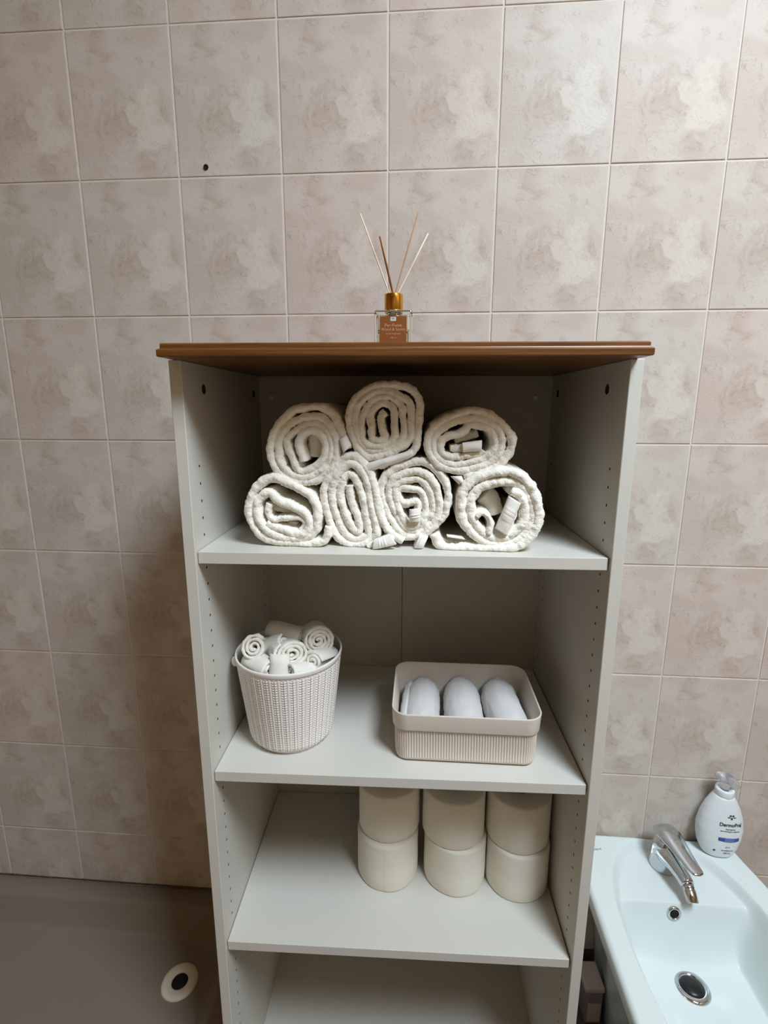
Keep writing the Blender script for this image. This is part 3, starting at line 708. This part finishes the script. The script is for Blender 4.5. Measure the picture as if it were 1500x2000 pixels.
def bidet():
    t = empty('bidet', KL((BXC, 0, 0))); t.scale = (KW, KW, KW); tag(t, 'white ceramic bidet against the tiled wall right of the shelf unit', 'bidet')
    n, m = 360, 210
    O = outline(n); c = np.array([0.0, -0.235])
    V, Fc = [], []
    rs = [k/m for k in range(1, m+1)]
    V.append((c[0], c[1], zfield(*c)))
    for r in rs:
        for p in O:
            x, y = c+(p-c)*r; d = (1-r)*np.linalg.norm(p-c)
            z = zfield(x, y)
            e = 0.012
            if d < e: z -= e - math.sqrt(max(0, e*e-(e-d)**2))
            V.append((x, y, z))
    for i in range(n): Fc.append((0, 1+i, 1+(i+1) % n))
    for k in range(m-1):
        for i in range(n):
            j = (i+1) % n
            Fc.append((1+k*n+i, 1+k*n+j, 1+(k+1)*n+j, 1+(k+1)*n+i))
    skirt = [(0.378, 1.0), (0.366, 0.985), (0.350, 0.93), (0.30, 0.80), (0.22, 0.70), (0.10, 0.62), (0.006, 0.60), (0.0, 0.59)]
    b0 = 1+(m-1)*n
    for k, (z, s) in enumerate(skirt):
        for p in O:
            x = p[0]*s; y = c[1]+(p[1]-c[1])*s
            if p[1] > -0.02: y = p[1]
            elif p[1] > -0.235: y = p[1] if s > 0.98 else -0.006 + (y+0.006) if False else c[1]+(p[1]-c[1])*(1.0 if s > 0.98 else (1-(1-s)*0.15))
            V.append((x, y, z))
        a0 = b0 if k == 0 else 1+m*n+(k-1)*n
        a1 = 1+m*n+k*n
        for i in range(n):
            j = (i+1) % n
            Fc.append((a0+i, a0+j, a1+j, a1+i))
    py_link('ceramic_bowl', V, Fc, M_CER, t)
    # waste with plug
    zf = zfield(-0.008, -0.228)
    dr = empty('waste', (-0.008, -0.228, zf)); dr.parent = t; dr.rotation_euler = (-0.06, 0, 0)
    lathe('chrome_ring', [(0.0200, -0.004), (0.0215, 0.0030), (0.0245, 0.0042), (0.0300, 0.0030), (0.0325, 0.0008), (0.033, -0.002)], M_CHROME, dr, n=64)
    lathe('rubber_plug', [(0.0001, 0.0075), (0.012, 0.0070), (0.0180, 0.0050), (0.0212, 0.0022), (0.0212, -0.003), (0.0001, -0.004)], M_RUB, dr, n=48)
    ov = empty('overflow', (-0.0185, -0.1585, 0.367)); ov.parent = t; ov.rotation_euler = (PI/2-0.20, 0, 0)
    lathe('chrome_ring', [(0.0085, -0.002), (0.0090, 0.0022), (0.0110, 0.0030), (0.0135, 0.0018), (0.0142, -0.001), (0.0142, -0.004)], M_CHROME, ov, n=40)
    lathe('hole', [(0.0001, 0.0006), (0.0088, 0.0006), (0.0090, -0.001)], M_DARK, ov, n=32)
    # tap
    tp = empty('tap', (0.0, -0.062, ZR-0.0195)); tp.parent = t; tag(tp, 'chrome single-lever tap')
    lathe('tap_body', [(0.0001, 0.0), (0.0265, 0.0), (0.0285, 0.002), (0.0285, 0.006), (0.0268, 0.020), (0.0252, 0.040), (0.0240, 0.056), (0.0215, 0.066), (0.0150, 0.072), (0.0001, 0.074)], M_CHROME, tp, n=64)
    pts = [(0, -0.004, 0.040), (0.001, -0.022, 0.043), (0.003, -0.045, 0.044), (0.006, -0.066, 0.042), (0.008, -0.080, 0.039), (0.0083, -0.0825, 0.0384)]
    v, f = tube_mesh(pts, [0.025, 0.0225, 0.0175, 0.0148, 0.0140, 0.0128], 28); py_link('spout', v, f, M_CHROME, tp)
    pts = [(0.0082, -0.081, 0.0382), (0.0085, -0.0855, 0.0350), (0.0087, -0.0875, 0.0332), (0.0088, -0.0885, 0.0324), (0.0094, -0.0965, 0.0250), (0.0098, -0.1020, 0.0195), (0.0099, -0.1035, 0.0180)]
    v, f = tube_mesh(pts, [0.0116, 0.0116, 0.0108, 0.0118, 0.0118, 0.0116, 0.0104], 28); py_link('aerator', v, f, M_STEEL, tp)
    pts = [(-0.001, 0.026, 0.066), (-0.001, 0.021, 0.075), (0, 0.011, 0.0815), (0.002, -0.006, 0.0845), (0.006, -0.030, 0.0840), (0.011, -0.055, 0.0810), (0.016, -0.078, 0.0775), (0.019, -0.090, 0.0765), (0.0200, -0.094, 0.0767), (0.0204, -0.0962, 0.0770)]
    sq = [(1, 0.35), (1, 0.45), (1, 0.5), (1, 0.46), (1, 0.34), (1, 0.30), (1, 0.28), (1, 0.30), (1, 0.34), (1, 0.4)]
    v, f = tube_mesh(pts, [0.009, 0.0195, 0.0248, 0.0258, 0.0220, 0.0180, 0.0150, 0.0130, 0.0098, 0.003], 32, squash=sq); py_link('lever', v, f, M_CHROME, tp)
    # small printed mark on the back left of the rim
    text('printed_mark', 'ideal', 0.0085, M_TXT2, t, (-0.1490, -0.040, ZR+0.0001), (0, 0, 0.12), bold=0.0001)
    text('printed_mark', 'standard', 0.0085, M_TXT2, t, (-0.1455, -0.052, ZR+0.0001), (0, 0, 0.12), bold=0.0001)
bidet()

# ------------------------------------------------------------------ soap bottle on the rim
def soap():
    x, y = 1.346, -0.0335
    t = empty('soap_bottle', KL((x, y, ZR)), -0.10); t.scale = (KW, KW, KW); tag(t, 'white pear-shaped soap bottle with clear pump on the back rim of the bidet', 'bottle')
    prof = [(0.0, 0.026, 0.019), (0.0015, 0.0295, 0.0215), (0.006, 0.0325, 0.0235), (0.022, 0.0400, 0.0262), (0.044, 0.0450, 0.0272), (0.068, 0.0465, 0.0270), (0.096, 0.0420, 0.0255), (0.118, 0.0345, 0.0230), (0.134, 0.0265, 0.0205), (0.143, 0.0210, 0.0185), (0.147, 0.0182, 0.0175)]
    zz = np.linspace(0, 0.147, 40); A = np.array(prof)
    n = 64; V, Fc = [], []
    for z in zz:
        a_, b_ = np.interp(z, A[:, 0], A[:, 1]), np.interp(z, A[:, 0], A[:, 2])
        for k in range(n):
            q = 2*PI*k/n; cx, sy = math.cos(q), math.sin(q)
            V.append((a_*math.copysign(abs(cx)**0.85, cx), b_*math.copysign(abs(sy)**0.85, sy), z))
    for i in range(len(zz)-1):
        for k in range(n):
            j = (k+1) % n; Fc.append((i*n+k, i*n+j, (i+1)*n+j, (i+1)*n+k))
    Fc.append(tuple(range(n))); Fc.append(tuple(range((len(zz)-1)*n, len(zz)*n)))
    py_link('bottle_body', V, Fc, M_BOTTLE, t)
    lathe('collar', [(0.0001, 0.147), (0.0178, 0.147), (0.0186, 0.149), (0.0184, 0.160), (0.0176, 0.1625), (0.0130, 0.1630), (0.0110, 0.160), (0.0001, 0.160)], M_BOTTLE, t, n=48)
    pm = empty('pump', (0, 0, 0.160)); pm.parent = t
    lathe('pump_stem', [(0.0001, 0.0), (0.0085, 0.0), (0.0085, 0.010), (0.0105, 0.012), (0.0105, 0.022), (0.0001, 0.024)], M_PUMP, pm, n=32)
    hd = [(-0.026, -0.006, 0.034), (-0.020, -0.005, 0.036), (-0.008, -0.002, 0.033), (0.004, 0.0, 0.026), (0.016, 0.001, 0.016), (0.024, 0.001, 0.009), (0.027, 0.001, 0.006)]
    v, f = tube_mesh(hd, [0.003, 0.0082, 0.0120, 0.0135, 0.0120, 0.0085, 0.003], 24, squash=[(1, 0.8)]*7); py_link('pump_head', v, f, M_PUMP, pm)
    # print on the front
    def front(u, z):
        a_, b_ = np.interp(z, A[:, 0], A[:, 1]), np.interp(z, A[:, 0], A[:, 2])
        cx = min(0.98, abs(u)/a_)**(1/0.85); s = math.sqrt(max(0.02, 1-cx*cx))
        return -b_*s**0.85
    def wrap(o, dz=0.0006):
        for vv in o.data.vertices:
            w_ = Vector((vv.co.x*o.scale[0]+o.location.x, 0, vv.co.y+o.location.z))
            vv.co = (w_.x, front(w_.x, w_.z)-dz, w_.z)
        o.location = (0, 0, 0); o.rotation_euler = (0, 0, 0); o.scale = (1, 1, 1)
    C0 = 0.010
    for (s, size, z, m, bold, sx) in (('DermoPraj', 0.0118, 0.0905, M_TXT, 0.00025, 0.86), ('detergente', 0.0046, 0.0805, M_TXT2, 0.0001, 1.0), ('dermatologico delicato', 0.0046, 0.0752, M_TXT2, 0.0001, 0.92), ('pH 5', 0.0046, 0.0350, M_TXT2, 0.0001, 1.0), ('con antibatterico', 0.0046, 0.0262, M_TXT2, 0.00015, 0.8), ('500 ml', 0.0050, 0.0185, M_TXT, 0.0001, 1.0)):
        o = text('print', s, size, m, t, (C0, 0, z), (0, 0, 0), bold=bold, sx=sx); wrap(o)
    def patch(name, u0, u1, z0, z1, m, dz=0.0005, n=14, arc=0.0):
        v, f = [], []
        for i in range(n+1):
            u = u0+(u1-u0)*i/n
            for z in (z0-arc*math.sin(PI*i/n), z1): v.append((u, front(u, z)-dz, z))
        for i in range(n): f.append((2*i, 2*i+2, 2*i+3, 2*i+1))
        return py_link(name, v, f, m, t, smooth=False)
    patch('blue_band', C0-0.0215, C0+0.0215, 0.0505, 0.0585, M_BLUE, arc=0.002)
    patch('blue_band', C0-0.0090, C0+0.0110, 0.0492, 0.0583, M_BLUE2, 0.0008, arc=0.0005)
    v, f = [], []
    for (du, dz_, w_, h_) in ((-0.0048, 0.1105, 0.0042, 0.0036), (0.0006, 0.1105, 0.0042, 0.0036), (-0.0085, 0.1072, 0.0055, 0.0022), (0.0030, 0.1072, 0.0055, 0.0022), (-0.0018, 0.1035, 0.0036, 0.0050)):
        k = len(v); u0, z0 = C0+du, dz_
        for (a, b_) in ((0, 0), (w_, 0), (w_, h_), (0, h_)): v.append((u0+a, front(u0+a, z0+b_)-0.0006, z0+b_))
        f.append((k, k+1, k+2, k+3))
    py_link('emblem', v, f, M_TXT, t, smooth=False)
    v = []
    for k in range(12):
        u, z = C0-0.0255+0.0024*math.cos(k*PI/6), 0.0235+0.0024*math.sin(k*PI/6); v.append((u, front(u, z)-0.0006, z))
    py_link('dot', v, [tuple(range(12))], M_TXT, t, smooth=False)
soap()

# ------------------------------------------------------------------ shower tray
def tray():
    x0, x1, y1 = XL+0.02, 0.300, -0.86
    t = empty('shower_tray', KL(((x0+x1)/2, -0.43, 0))); t.scale = (KW, KW, KW); tag(t, 'grey-white shower tray on the floor left of the shelf unit', 'shower tray')
    cx = (x0+x1)/2
    # nested rounded rectangles, from the outer foot up over the rim and down to the floor
    def ring(ins_x, ins_y, z, r):
        P = rrect((x1-x0)/2-ins_x, 0.428-ins_y, r, 160)
        return [(p[0], p[1], z) for p in P]
    R = [ring(0.002, 0.002, 0.0, 0.01), ring(0.0, 0.0, 0.15, 0.01), ring(0.001, 0.001, 0.157, 0.01), ring(0.005, 0.005, 0.160, 0.01), ring(0.040, 0.040, 0.160, 0.02), ring(0.046, 0.046, 0.158, 0.03), ring(0.052, 0.051, 0.150, 0.04), ring(0.085, 0.072, 0.106, 0.05), ring(0.092, 0.078, 0.099, 0.06), ring(0.105, 0.088, 0.096, 0.07), ring(0.25, 0.2, 0.0945, 0.1), ring(0.45, 0.38, 0.093, 0.03)]
    V, Fc = [], []
    for r in R: V += r
    n = len(R[0])
    for k in range(len(R)-1):
        for i in range(n):
            j = (i+1) % n; Fc.append((k*n+i, k*n+j, (k+1)*n+j, (k+1)*n+i))
    Fc.append(tuple(range((len(R)-1)*n, len(R)*n)))
    py_link('basin', V, Fc, M_TRAY, t, (0, -0.002, 0))
    dx, dy = 0.141-cx, -0.173+0.43
    d = empty('drain', (dx, dy, 0.0965)); d.parent = t
    lathe('drain_ring', [(0.0175, -0.004), (0.0180, 0.0020), (0.0200, 0.0034), (0.0320, 0.0046), (0.0380, 0.0034), (0.0400, 0.0012), (0.0402, -0.002)], M_RING, d, n=72)
    lathe('drain_hole', [(0.0001, 0.0006), (0.0176, 0.0006), (0.0178, -0.002)], M_DARK, d, n=40)
    box('seal_strip', (x0-cx, 0.4265, 0.158), (x1-cx, 0.4300, 0.1625), M_SEAL, t, (0.001))
tray()

# ------------------------------------------------------------------ unidentified pale shape on the floor, built as a plain block
c = empty('floor_block', KL((1.083, -0.094, 0.0)), 0.05); tag(c, 'small dull pink block of unidentified kind on the floor between shelf unit and bidet', 'carton')
box('block_body', (-0.019, -0.026, 0.0), (0.017, 0.030, 0.100), M_BLOCK, c, 0.003)
box('block_top', (-0.026, -0.029, 0.092), (0.019, 0.032, 0.106), M_BLOCK2, c, 0.004)
box('pale_panel', (-0.016, -0.0267, 0.008), (0.013, -0.0258, 0.060), M_BLOCK2, c)
